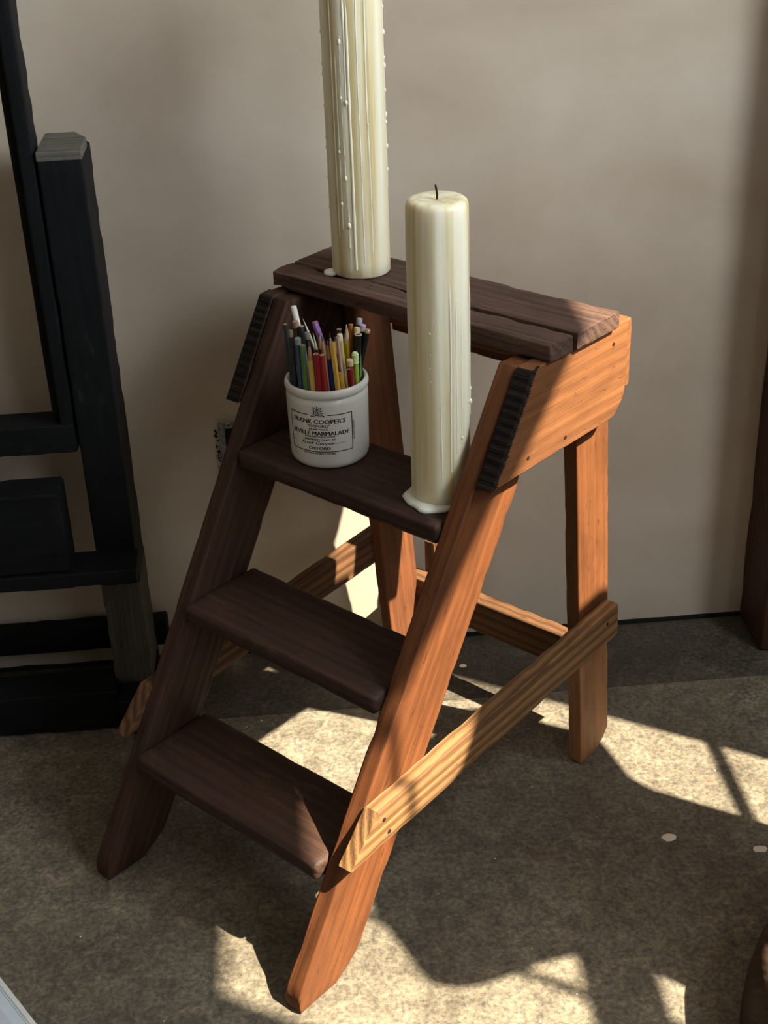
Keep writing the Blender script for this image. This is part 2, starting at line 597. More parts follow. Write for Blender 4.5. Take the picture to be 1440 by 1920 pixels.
# ------------------------------------------------------------------ the step ladder
LAD = empty('step_ladder', (0.52151, -0.38021, 0), 'small three-tread wooden step ladder with worn dark treads and orange-brown pine sides', 'step ladder', rz=math.radians(-45.98))
yf = lambda z: -0.3106 + 0.6131 * z
xi = lambda z: 0.1505 + 0.0078 * z
TS, WS = 0.0237, 0.0959
ZT = 0.634
sl = Vector((0, 0.6131, 1)).normalized()
upv = Vector((0, 1, -0.6131)).normalized()
swid = WS * abs(upv.y)          # true width of the stringer across its length
for s in (1, -1):
    A = Vector((s * (xi(0) + TS / 2), yf(0) + WS / 2, 0))
    B = Vector((s * (xi(ZT) + TS / 2), yf(ZT) + WS / 2, ZT))
    st = plank('stringer', A, B, upv, swid, TS, M_STRING if s > 0 else M_SHADED, LAD, seg=64, r=0.0035, amp=0.0004, chip=0.0014,
               p0=((0, 0, 0.0), (0, 0, 1)), p1=((0, yf(ZT) + 0.03, ZT), (0, 0.12, 1)), seed=11 + s * 5)
    # worn rounding of the foot's back corner and nose
    for v in st.data.vertices:
        p = st.matrix_basis @ v.co
        if p.z < 0.035:
            bk = yf(p.z) + WS
            k = (0.035 - p.z) / 0.035
            lim = bk - 0.030 * k ** 1.6
            if p.y > lim:
                p.y = lim
            lf = yf(p.z) + 0.016 * k ** 2
            if p.y < lf:
                p.y = lf
            v.co = st.matrix_basis.inverted() @ p
# treads: rounded, nosed boards housed between the stringers
for zt, tn, sd in ((0.481, -0.009, 3.0), (0.318, -0.0165, 8.0), (0.1557, -0.0193, 21.0)):
    y0 = yf(zt) + tn
    dep = 0.117
    h = 0.0235
    w2 = xi(zt) - 0.0006
    plank('tread', (-w2, y0 + dep / 2, zt - h / 2), (w2, y0 + dep / 2, zt - h / 2), (0, 1, 0), dep, h, M_DARK, LAD,
          seg=48, r=0.006, amp=0.0004, chip=0.0009, seed=sd)
# top: two boards with an open joint, skewed ends
zc, pt = 0.657, 0.0200
fl, fr, bl, br_ = Vector((-0.2048, 0.1036, 0)), Vector((0.2048, 0.1036, 0)), Vector((-0.2094, 0.2185, 0)), Vector((0.2075, 0.2370, 0))
ml, mr = Vector((-0.2055, 0.1435, 0)), Vector((0.2068, 0.1455, 0))


def skew_board(name, a, b, c, d, mat, seed, chip, e0=0.004):
    """board between front edge a-b and back edge d-c"""
    Af, Bf = (a + d) / 2, (b + c) / 2
    zz = zc - pt / 2
    nl = Vector((-(d - a).y, (d - a).x, 0))
    nr = Vector(((c - b).y, -(c - b).x, 0))
    wdt = ((d - a).length + (c - b).length) / 2 - 0.0012
    return plank(name, (Af.x, Af.y, zz), (Bf.x, Bf.y, zz), (0, 1, 0), wdt, pt, mat, LAD, seg=70, r=0.0022, amp=0.0005, chip=chip,
                 p0=((a.x, a.y, zz), nl), p1=((b.x, b.y, zz), nr), seed=seed, endn=e0)


skew_board('top_board', fl, fr, mr, ml, M_TOP, 41.0, 0.0022)
skew_board('top_board', ml + Vector((0, 0.0025, 0)), mr + Vector((0, 0.0025, 0)), br_, bl, M_TOP, 63.0, 0.0016)
# side boards with charred, sawn front ends
for s in (1, -1):
    zb, ztp = 0.522, 0.6365
    xin, th = 0.1795, 0.0195
    pts = [(yf(zb) + 0.001, zb), (0.236, zb), (0.266, zb + 0.020), (0.2625, ztp + 0.0), (yf(ztp) + 0.005, ztp)]
    zm = (zb + ztp) / 2
    bd = plank('side_board', (s * (xin + th / 2), yf(zm), zm), (s * (xin + th / 2), 0.264, zm), (0, 0, 1), ztp - zb, th,
               M_ORANGE if s > 0 else M_SHADED, LAD, seg=44, r=0.0018, amp=0.0003, chip=0.0008,
               p0=((0, yf(zb), zb), (0, 1, -0.6131)), seed=77 + s)
    for v in bd.data.vertices:     # clipped lower back corner
        p = bd.matrix_basis @ v.co
        e = (p.y - 0.240) + ((zb + 0.024) - p.z)
        if p.y > 0.225 and e > 0.024:
            p.y -= (e - 0.024) * 0.5
            p.z += (e - 0.024) * 0.5
            v.co = bd.matrix_basis.inverted() @ p
    # the sawn end: a ragged dark strip along the sloping front edge
    bm = bmesh.new()
    nst = 84
    xo_ = xin + th
    prev = None
    for i in range(nst + 1):
        f = i / nst
        z = zb + 0.001 + (ztp - zb - 0.002) * f
        y = yf(z)
        t = 0.0050 + 0.007 * abs(noise.noise(Vector((f * 7, 2.2, s)))) + (0.0035 + random.uniform(0, 0.0055) if i % 2 else random.uniform(0, 0.001)) + 0.006 * max(0, f - 0.8) * 3
        lift = 0.0008 + (0.0003 if i % 2 else 0.0) + 0.0004 * noise.noise(Vector((f * 25, 5, s)))
        row = [bm.verts.new((s * (xin + 0.0008), y - 0.0012 - lift, z)), bm.verts.new((s * (xo_ + lift * 0.7), y - 0.0012 - lift * 0.5, z)),
               bm.verts.new((s * (xo_ + lift), y + 0.004, z + 0.0005)), bm.verts.new((s * (xo_ - 0.0006), y + 0.004 + t, z + 0.002)),
               bm.verts.new((s * (xo_ - 0.004), y + 0.006, z)), bm.verts.new((s * (xin + 0.0008), y + 0.004, z))]
        if prev:
            for k in range(6):
                bm.faces.new((prev[k], row[k], row[(k + 1) % 6], prev[(k + 1) % 6]))
        else:
            bm.faces.new(row)
        prev = row
    bm.faces.new(list(reversed(prev)))
    eg = from_bm('end_grain', bm, M_END, bd, smooth=False)
    eg.matrix_parent_inverse = bd.matrix_basis.inverted()
    tag(eg, 'charred dark sawn end')
# rail across the back of the top
plank('back_batten', (-0.160, 0.2980, 0.569), (0.158, 0.3000, 0.569), (0, 0, 1), 0.064, 0.060, M_RED, LAD, seg=30)  # added thick block behind the rail, shades the left rear leg
plank('back_rail', (-0.185, 0.2700, 0.591), (0.1950, 0.2730, 0.591), (0, 0, 1), 0.084, 0.0125, M_ORANGE, LAD, seg=40, chip=0.002)
# rear legs
for s in (1, -1):
    yl = lambda z: 0.2479 - 0.0886 * z
    A = Vector((s * (0.1715 - 0.010), yl(0) + 0.033, 0.0))
    B = Vector((s * (0.1775 - 0.010), yl(0.634) + 0.033, 0.634))
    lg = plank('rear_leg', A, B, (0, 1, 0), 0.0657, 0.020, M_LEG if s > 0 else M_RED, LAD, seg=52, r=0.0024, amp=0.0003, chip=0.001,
               p0=((0, 0, 0), (0, 0, 1)), p1=((0, 0, 0.634), (0, 0, 1)), seed=131 + s)
    for v in lg.data.vertices:
        p = lg.matrix_basis @ v.co
        if p.z < 0.03:
            lim = yl(0) + 0.066 - 0.036 * ((0.03 - p.z) / 0.03) ** 1.3
            if p.y > lim:
                p.y = lim
                v.co = lg.matrix_basis.inverted() @ p
# low braces along each side
for s in (1, -1):
    xb = s * (0.1755 + 0.0098 - (0.004 if s < 0 else 0.0))
    A, B = (xb, -0.205, 0.1912), (xb, 0.284, 0.2248)
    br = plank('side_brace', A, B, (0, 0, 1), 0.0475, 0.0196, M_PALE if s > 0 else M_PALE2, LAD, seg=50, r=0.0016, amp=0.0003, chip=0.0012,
               p0=((0, -0.1825, 0.2150), (0, 1, -0.90)), seed=203 + s, endn=0.0015)
    for (px, py) in ((0.034, 0.010), (0.040, -0.012), (0.465, 0.006)):
        bm = bmesh.new()
        add_lathe(bm, [(0.0026, -0.002), (0.0026, 0.0004), (0.0018, 0.0009), (0, 0.0010)], 10)
        nl = from_bm('nail', bm, M_NAIL, br)
        zz = 0.0098 * (1 if (br.matrix_basis.to_3x3() @ Vector((0, 0, 1))).x * s > 0 else -1)
        nl.location = (px, py, zz)
        if zz < 0:
            nl.rotation_euler = (math.pi, 0, 0)
# cross rail behind the rear legs and a stub on it
plank('cross_rail', (-0.172, 0.311, 0.121), (0.153, 0.311, 0.127), (0, 0, 1), 0.050, 0.026, M_PALE2, LAD, seg=40, r=0.0022, chip=0.002)
plank('stub', (-0.150, 0.331, 0.10), (-0.150, 0.331, 0.196), (1, 0, 0), 0.018, 0.012, M_PALE2, LAD, seg=14, r=0.0015)
# nail heads on the upper side boards and stringers
for (x, y, z) in ((0.1990, 0.235, 0.615), (0.1990, 0.145, 0.535), (0.1990, 0.075, 0.537), (0.1752, yf(0.47) + 0.02, 0.47), (0.1752, yf(0.455) + 0.045, 0.455),
                  (0.1750, yf(0.305) + 0.03, 0.305), (0.1750, yf(0.29) + 0.05, 0.29)):
    bm = bmesh.new()
    add_lathe(bm, [(0.0024, -0.003), (0.0024, 0.0003), (0, 0.0008)], 10)
    nl = from_bm('nail', bm, M_NAIL, LAD)
    nl.location = (x, y, z)
    nl.rotation_euler = (0, math.pi / 2, 0)


def lad_pt(x, y, z):
    a = math.radians(-45.98)
    return Vector((0.52151 + x * math.cos(a) - y * math.sin(a), -0.38021 + x * math.sin(a) + y * math.cos(a), z))


# ------------------------------------------------------------------ candles
def candle(name, loc, rb, rt, h, label, drips, seed, top_soft):
    root = empty(name, loc, label, 'candle')
    def wob(a, z):
        v = Vector((math.cos(a) * 3.0 + seed, math.sin(a) * 3.0, z * 1.2))
        rid = 0.0
        for k in range(5):
            rid += max(0.0, math.cos(a * 1.0 - (seed * 1.7 + k * 1.31))) ** 60 * 0.0007 * (1 if k % 2 else 0.6)
        return 0.0005 * noise.noise(v) + rid * (1 - max(0.0, (z - h + 0.05) / 0.05))
    prof = [(0, 0), (rb - 0.002, 0), (rb, 0.002)]
    for i in range(1, 26):
        f = i / 26
        prof.append((rb + (rt - rb) * f, 0.002 + (h - 0.012) * f))
    prof += [(rt - 0.0003, h - 0.0075), (rt - 0.0016, h - 0.0035), (rt - 0.0045, h - 0.0012), (rt - 0.009, h - 0.0005), (rt * 0.4, h - 0.0016), (0.003, h - 0.0022), (0, h - 0.0022)]
    bm = bmesh.new()
    add_lathe(bm, prof, 96, wob)
    from_bm('wax_body', bm, M_WAX, root, ang=60)
    for (adeg, z0, z1, w, beads) in drips:
        w *= 1.35
        a0 = math.radians(adeg)
        bm = bmesh.new()
        pts, rr = [], []
        n = 26
        for i in range(n + 1):
            f = i / n
            z = z0 + (z1 - z0) * f
            a = a0 + 0.05 * noise.noise(Vector((z * 7, adeg, seed)))
            R = rb + (rt - rb) * (z / h) - w * 0.45
            pts.append((R * math.sin(a), -R * math.cos(a), z))
            wv = w * (0.75 + 0.5 * abs(noise.noise(Vector((z * 35, adeg, 1))))) * min(1, 0.3 + 6 * (1 - f)) * min(1.0, 0.35 + 5 * f)
            if i > n - 4 or i < 3:
                wv = w * 0.8 if z0 > z1 and i > n - 4 else wv
            rr.append(wv)
        add_tube(bm, pts, rr, 8)
        for (zb_, sz) in beads:
            R = rb + (rt - rb) * (zb_ / h)
            a = a0 + 0.05 * noise.noise(Vector((zb_ * 7, adeg, seed)))
            q = Matrix.Translation((R * math.sin(a), -R * math.cos(a), zb_))
            bmesh.ops.create_icosphere(bm, subdivisions=2, radius=sz, matrix=q @ Matrix.Diagonal((1, 1, 1.6, 1)))
        from_bm('wax_drip', bm, M_WAXD, root, ang=80)
    bm = bmesh.new()
    add_tube(bm, [(0, 0, h - 0.004), (0.0004, 0, h + 0.003), (-0.0006, 0.0002, h + 0.009), (-0.0012, 0.0004, h + 0.0125)], [0.0011, 0.0011, 0.0011, 0.0008], 8)
    from_bm('wick', bm, M_WICK, root)
    return root


def puddle(name, parent, loc, rx, ry, h, seed, mat):
    bm = bmesh.new()
    n = 40
    rings = []
    for (k, z) in ((1.0, 0.0), (1.03, h * 0.35), (0.97, h * 0.75), (0.8, h), (0.4, h * 1.02)):
        ring = []
        for i in range(n):
            a = 2 * math.pi * i / n
            s = 1 + 0.16 * noise.noise(Vector((math.cos(a) * 1.8 + seed, math.sin(a) * 1.8, 0)))
            ring.append(bm.verts.new((rx * k * s * math.cos(a), ry * k * s * math.sin(a), z)))
        rings.append(ring)
    for a, b in zip(rings, rings[1:]):
        for i in range(n):
            bm.faces.new((a[i], a[(i + 1) % n], b[(i + 1) % n], b[i]))
    bm.faces.new(list(reversed(rings[0])))
    bm.faces.new(rings[-1])
    o = from_bm(name, bm, mat, parent, ang=70)
    o.location = loc
    return o


tall = candle('tall_pillar_candle', (0.5625, -0.182, 0.6573), 0.0345, 0.0342, 0.40,
              'tall cream pillar candle with wax drips standing on the ladder top', [
    (-28, 0.30, 0.085, 0.0016, ((0.27, 0.0022), (0.21, 0.0016), (0.12, 0.0022))),
    (-14, 0.33, 0.012, 0.0019, ()),
    (-38, 0.28, 0.06, 0.0013, ((0.15, 0.0018), (0.09, 0.0019))),
    (-24, 0.13, 0.02, 0.0015, ((0.065, 0.0026), (0.04, 0.0018))),
    (-20, 0.36, 0.20, 0.0015, ((0.205, 0.0022),)),
    (4, 0.37, 0.02, 0.0009, ()),
    (-48, 0.36, 0.05, 0.0010, ()),
    (20, 0.36, 0.03, 0.0012, ((0.18, 0.0012),)),
    (88, 0.36, 0.10, 0.0008, tuple((0.12 + 0.021 * k + 0.006 * (k % 3), 0.0016 + 0.0005 * (k % 2)) for k in range(12))),
    (-90, 0.36, 0.06, 0.0008, tuple((0.08 + 0.027 * k + 0.008 * (k % 3), 0.0014) for k in range(9))),
], 3.1, False)
puddle('wax_puddle', tall, (-0.0365, -0.0045, 0.0), 0.0090, 0.0090, 0.004, 4.0, M_WAXL)
short = candle('short_pillar_candle', (0.6240, -0.4390, 0.4813), 0.0322, 0.0318, 0.335,
               'shorter cream pillar candle with dark wick standing on the upper ladder tread', [
    (-6, 0.245, 0.012, 0.0014, ()),
    (14, 0.27, 0.045, 0.0015, ()),
    (27, 0.25, 0.065, 0.0012, ()),
    (38, 0.22, 0.08, 0.0012, ((0.082, 0.0016),)),
    (60, 0.26, 0.09, 0.0010, ((0.12, 0.0014),)),
    (80, 0.25, 0.10, 0.0012, ((0.115, 0.0022), (0.13, 0.0016))),
    (-24, 0.205, 0.145, 0.0006, ((0.203, 0.0011), (0.18, 0.0009), (0.165, 0.0008), (0.15, 0.0008))),
], 7.7, True)
pd = puddle('wax_puddle', short, (-0.006, -0.0035, 0.0), 0.0345, 0.0350, 0.0065, 9.0, M_WAXL)

# ------------------------------------------------------------------ marmalade jar
PB = Vector((0.5086, -0.3131, 0.4813))
pot = empty('stoneware_jar', PB, 'cream stoneware marmalade jar with black printed lettering, holding pencils on the upper tread', 'jar')
RB, RT, PH = 0.0457, 0.0478, 0.099
bm = bmesh.new()
prof = [(0, 0.001), (RB - 0.009, 0.0), (RB - 0.004, 0.0012), (RB - 0.001, 0.0045), (RB, 0.009), (RB + 0.0006, 0.035), (RT - 0.0006, 0.080), (RT - 0.0009, 0.0845),
        (RT - 0.0022, 0.0862), (RT - 0.0022, 0.0878), (RT - 0.0006, 0.0890), (RT + 0.0004, 0.0915), (RT + 0.0005, 0.0945), (RT - 0.0004, 0.0975), (RT - 0.0022, 0.0990),
        (RT - 0.0042, 0.0982), (RT - 0.0052, 0.0950), (RT - 0.0056, 0.06), (RB - 0.0056, 0.012), (RB - 0.010, 0.008), (0, 0.008)]
add_lathe(bm, prof, 96)
from_bm('jar_body', bm, M_POT, pot, ang=70)


def jar_r(z):
    return RB + 0.0006 + (RT - 0.0006 - RB - 0.0006) * max(0, (z - 0.035)) / 0.045 if z > 0.035 else RB + 0.0006 * max(0, z - 0.009) / 0.026


def wrap(x, y, z, lift=0.00025):
    a = x / 0.0470
    R = jar_r(y) + lift + z
    return (R * math.sin(a), -R * math.cos(a), y)


lab_bm = bmesh.new()
CX = -0.0130       # arc position of the label centre (left of the side that faces the camera)


def quad_strip(x0, y0, x1, y1, t):
    """a printed rule between two points of the label"""
    n = max(2, int(math.hypot(x1 - x0, y1 - y0) / 0.003))
    dx, dy = x1 - x0, y1 - y0
    L = math.hypot(dx, dy)
    nx, ny = -dy / L * t / 2, dx / L * t / 2
    pv = None
    for i in range(n + 1):
        f = i / n
        x, y = x0 + dx * f, y0 + dy * f
        a = lab_bm.verts.new(wrap(CX + x + nx, y + ny, 0))
        b = lab_bm.verts.new(wrap(CX + x - nx, y - ny, 0))
        if pv:
            lab_bm.faces.new((pv[0], pv[1], b, a))
        pv = (a, b)


def text_line(body, yc, width, height, x0=0.0, shear=0.0, rot=0.0, bold=0.0):
    n = 3 if bold else 2
    for k in range(n):
        text_pass(body, yc, width, height, x0 + (k - (n - 1) / 2) * 0.00028, shear, rot)


def text_pass(body, yc, width, height, x0, shear, rot):
    cu = D.curves.new('lettering', 'FONT')
    cu.body = body
    cu.align_x = 'CENTER'
    cu.align_y = 'CENTER'
    cu.size = 1.0
    cu.shear = shear
    cu.resolution_u = 2
    ob = D.objects.new('lettering', cu)
    COL.objects.link(ob)
    bpy.context.view_layer.update()
    dg = bpy.context.evaluated_depsgraph_get()
    me = D.meshes.new_from_object(ob.evaluated_get(dg))
    xs_ = [v.co.x for v in me.vertices]
    ys_ = [v.co.y for v in me.vertices]
    sx, sy = width / (max(xs_) - min(xs_)), height / (max(ys_) - min(ys_))
    cx_, cy_ = (max(xs_) + min(xs_)) / 2, (max(ys_) + min(ys_)) / 2
    vmap = []
    for v in me.vertices:
        x, y = (v.co.x - cx_) * sx, (v.co.y - cy_) * sy
        if rot:
            x, y = x * math.cos(rot) - y * math.sin(rot), x * math.sin(rot) + y * math.cos(rot)
        vmap.append(lab_bm.verts.new(wrap(CX + x0 + x, yc + y, 0)))
    for p in me.polygons:
        try:
            lab_bm.faces.new([vmap[i] for i in p.vertices])
        except ValueError:
            pass
    D.objects.remove(ob)
    D.curves.remove(cu)
    D.meshes.remove(me)


ZL = 0.4813
hw_, zt_, zb_ = 0.0395, 0.5515 - ZL, 0.5055 - ZL
for (x0, y0, x1, y1) in ((-hw_, zt_, -0.0125, zt_), (0.0105, zt_, hw_, zt_), (-hw_, zb_, hw_, zb_), (-hw_, zb_, -hw_, zt_), (hw_, zb_, hw_, zt_)):
    quad_strip(x0, y0, x1, y1, 0.0011)
text_line("FRANK COOPER'S", 0.5435 - ZL, 0.0640, 0.0056, -0.001, bold=0.012)
text_line('"OXFORD"', 0.5380 - ZL, 0.0270, 0.0034, -0.001)
text_line('HOME MADE', 0.5338 - ZL, 0.0230, 0.0022, -0.001)
text_line('SEVILLE MARMALADE', 0.5288 - ZL, 0.0710, 0.0050, 0.0, bold=0.012)
text_line('MANUFACTURED AFTER', 0.5245 - ZL, 0.0360, 0.0020, 0.0)
text_line('PREPARED ONLY BY', 0.5208 - ZL, 0.0370, 0.0024, 0.0)
text_line('Frank Cooper', 0.5160 - ZL, 0.0400, 0.0052, -0.003, shear=0.35)
quad_strip(0.012, 0.5150 - ZL, 0.031, 0.5166 - ZL, 0.0004)
text_line('OXFORD', 0.5098 - ZL, 0.0260, 0.0036, -0.001, bold=0.01)
text_line('VICTORIA WORKS OXFORD', 0.5032 - ZL, 0.0400, 0.0020, -0.002)
text_line('REGISTERED', 0.5285 - ZL, 0.0240, 0.0018, hw_ + 0.0022, rot=math.pi / 2)
# crest: a small shield with scrolls and a crown between the two halves of the top rule
cz_ = 0.5560 - ZL
for a0, a1, rr in ((20, 340, 0.0034), (0, 350, 0.0018)):
    pr = None
    for i in range(17):
        a = math.radians(a0 + (a1 - a0) * i / 16)
        q = (-0.001 + rr * 1.15 * math.cos(a), cz_ - 0.0015 + rr * math.sin(a))
        if pr:
            quad_strip(*pr, *q, 0.0007)
        pr = q
for sx in (-1, 1):
    for k in range(4):
        quad_strip(-0.001 + sx * 0.0035, cz_ - 0.0035 + k * 0.0018, -0.001 + sx * (0.0078 - 0.0009 * k), cz_ - 0.0055 + k * 0.0034, 0.0009)
    quad_strip(-0.001, cz_ + 0.0020, -0.001 + sx * 0.0045, cz_ + 0.0058, 0.0009)
    quad_strip(-0.001, cz_ - 0.0045, -0.001 + sx * 0.0080, cz_ - 0.0065, 0.0007)
quad_strip(-0.001, cz_ - 0.004, -0.001, cz_ + 0.0068, 0.0010)
quad_strip(-0.0045, cz_ - 0.0015, 0.0025, cz_ - 0.0015, 0.0007)
me = D.meshes.new('printed_label')
lab_bm.to_mesh(me)
lab_bm.free()
tag(link('printed_label', me, M_INK, pot), 'black printed label lettering')

# ------------------------------------------------------------------ pencils in the jar
PENS = [
    ('pencil', 'dark green pencil at the far left of the jar', 'flat', .0034, (.4661, -.3159, .6462), (.4744, -.3151, .4895), (.018, .035, .030), None),
    ('pencil', 'dark grey pencil with a dull metal cap at the left of the jar', 'cap', .0032, (.4714, -.3300, .6443), (.4759, -.3280, .4895), (.035, .030, .030), (.22, .17, .13)),
    ('chalk_stick', 'white stick standing tallest at the back left of the jar', 'flat', .0042, (.477, -.2942, .6584), (.5038, -.295, .4895), (.78, .76, .70), None),
    ('pencil', 'thick brown pencil with a pinkish tan end below the white stick', 'cap', .0044, (.4776, -.3042, .6449), (.4847, -.3044, .4895), (.09, .055, .035), (.33, .20, .15)),
    ('pen', 'black pen behind the slate blue pencil', 'flat', .0042, (.4842, -.3104, .6405), (.4832, -.3104, .4895), (.015, .016, .020), None),
    ('pencil', 'slate blue pencil with a grey metal collar at the front left', 'cap', .0042, (.4787, -.3363, .6372), (.4802, -.3333, .4895), (.045, .085, .130), (.24, .25, .25)),
    ('pencil', 'leaf green pencil at the front left of the jar', 'flat', .0039, (.4835, -.3414, .6302), (.4854, -.3392, .4895), (.070, .150, .045), None),
    ('paintbrush_handle', 'thin white pointed stick leaning at the back left', 'tip', .0019, (.4865, -.3005, .6458), (.5344, -.3019, .4895), (.62, .60, .52), (.70, .68, .60)),
    ('pencil', 'black pencil with a grey end behind the front yellow pencil', 'cap', .0038, (.4896, -.3206, .6368), (.4976, -.3208, .4895), (.016, .016, .016), (.20, .18, .15)),
    ('pencil', 'yellow pencil with a long bare wood point at the jar front', 'cone', .0041, (.4905, -.3456, .636), (.4947, -.3451, .4895), (.52, .38, .075), (.33, .19, .09)),
    ('pencil', 'slim cream pointed pencil in the middle of the jar', 'tip', .0024, (.4967, -.3128, .6326), (.5153, -.3133, .4895), (.08, .03, .02), (.62, .52, .36)),
    ('pencil', 'thick dark red pencil with flat top at the jar front, left of its twin', 'flat', .0046, (.4976, -.3478, .6215), (.5012, -.3466, .4895), (.20, .008, .012), None),
    ('pencil', 'thick dark red pencil at the jar front beside the navy pencil', 'flat', .0043, (.5042, -.347, .6194), (.5086, -.3471, .4895), (.22, .010, .012), None),
    ('pencil', 'thick purple pencil leaning at the back of the jar', 'flat', .0046, (.4998, -.2929, .6378), (.5401, -.2985, .4895), (.27, .11, .36), None),
    ('pencil', 'natural golden wood pencil pointing up in the middle', 'cone', .0038, (.5057, -.329, .635), (.5155, -.3293, .4895), (.40, .22, .06), (.46, .27, .11)),
    ('pencil', 'navy blue pencil with a bare wood point at the jar front', 'cone', .0041, (.5112, -.3425, .635), (.5175, -.3427, .4895), (.012, .022, .115), (.28, .15, .07)),
    ('pencil', 'long ochre yellow pencil at the jar front right of the navy one', 'flat', .0043, (.5162, -.3454, .6327), (.5254, -.3434, .4895), (.50, .30, .05), None),
    ('pencil', 'brown sharpened pencil in the middle with a grey point', 'cone', .0032, (.5153, -.3093, .6297), (.5219, -.3095, .4895), (.12, .045, .022), (.34, .26, .20)),
    ('pencil', 'slim pinkish beige pencil right of the long ochre one', 'flat', .0031, (.5230, -.3335, .6339), (.5312, -.3338, .4895), (.42, .26, .21), None),
    ('pencil', 'pale yellow pencil with a flat cream end, left of the bright yellow one', 'cap', .0038, (.526, -.3216, .6327), (.534, -.3219, .4895), (.50, .44, .14), (.66, .60, .42)),
    ('pencil', 'bright yellow thick pencil with pale point at the right middle', 'cone', .0049, (.5347, -.3099, .6393), (.532, -.3098, .4895), (.60, .41, .03), (.50, .36, .20)),
    ('pencil', 'orange brown pencil right of the bright yellow one', 'flat', .0038, (.54, -.3, .6347), (.5412, -.3001, .4895), (.30, .11, .025), None),
    ('pen', 'black pen with a white ring on its open end', 'ring', .0046, (.5472, -.3163, .6305), (.5376, -.316, .4895), (.010, .010, .012), (.50, .45, .33)),
    ('pencil', 'black pencil with a brass end cap at the right', 'cap', .0040, (.5467, -.3042, .6325), (.5385, -.304, .4895), (.012, .012, .012), (.62, .47, .24)),
    ('pen', 'tall black pen with a grey end at the back right', 'cap', .0040, (.5511, -.2904, .6379), (.5300, -.2999, .4895), (.012, .012, .016), (.36, .36, .40)),
    ('pen', 'dark pen with a mauve cap at the back right', 'cap', .0044, (.5539, -.2984, .6332), (.5310, -.3038, .4895), (.018, .014, .020), (.46, .34, .50)),
    ('pen', 'black pen with a long brass clip at the far right', 'clip', .0038, (.5590, -.3066, .6304), (.5258, -.3079, .4895), (.014, .012, .012), (.62, .48, .27)),
    ('pencil', 'short bright red pencil with a cream end at the front right', 'cap', .0045, (.5353, -.3319, .6057), (.5404, -.3265, .4895), (.32, .012, .018), (.62, .46, .28)),
    ('pen', 'lime green pen with a ribbed pale cap at the right', 'lime', .0042, (.5420, -.3241, .6111), (.5436, -.3211, .4895), (.30, .46, .05), (.62, .76, .36)),
    ('pencil', 'slim mid green pencil between the lime pen and the brass clip pen', 'flat', .0028, (.5475, -.3122, .6117), (.5459, -.3126, .4895), (.16, .34, .09), None),
    ('pencil', 'dark brown pencil behind the pale yellow one', 'flat', .0040, (.5264, -.3016, .6307), (.5278, -.3017, .4895), (.035, .020, .018), None),
    ('pencil', 'short ochre orange pencil low at the jar front', 'flat', .0038, (.5238, -.3436, .5948), (.5331, -.338, .4895), (.42, .20, .03), None),
    ('pencil', 'umber sharpened pencil just right of the purple one', 'cone', .0036, (.5036, -.299, .6287), (.5109, -.2992, .4895), (.09, .035, .016), (.36, .22, .12)),
    ('pencil', 'maroon sharpened pencil near the middle of the jar', 'cone', .0034, (.5204, -.3135, .6275), (.5235, -.3136, .4895), (.14, .022, .020), (.36, .22, .13)),
]
M_LEAD = plain('pencil_lead', (0.05, 0.05, 0.052), 0.4)
M_DKWOOD = plain('pencil_wood_end', (0.42, 0.27, 0.15), 0.7)
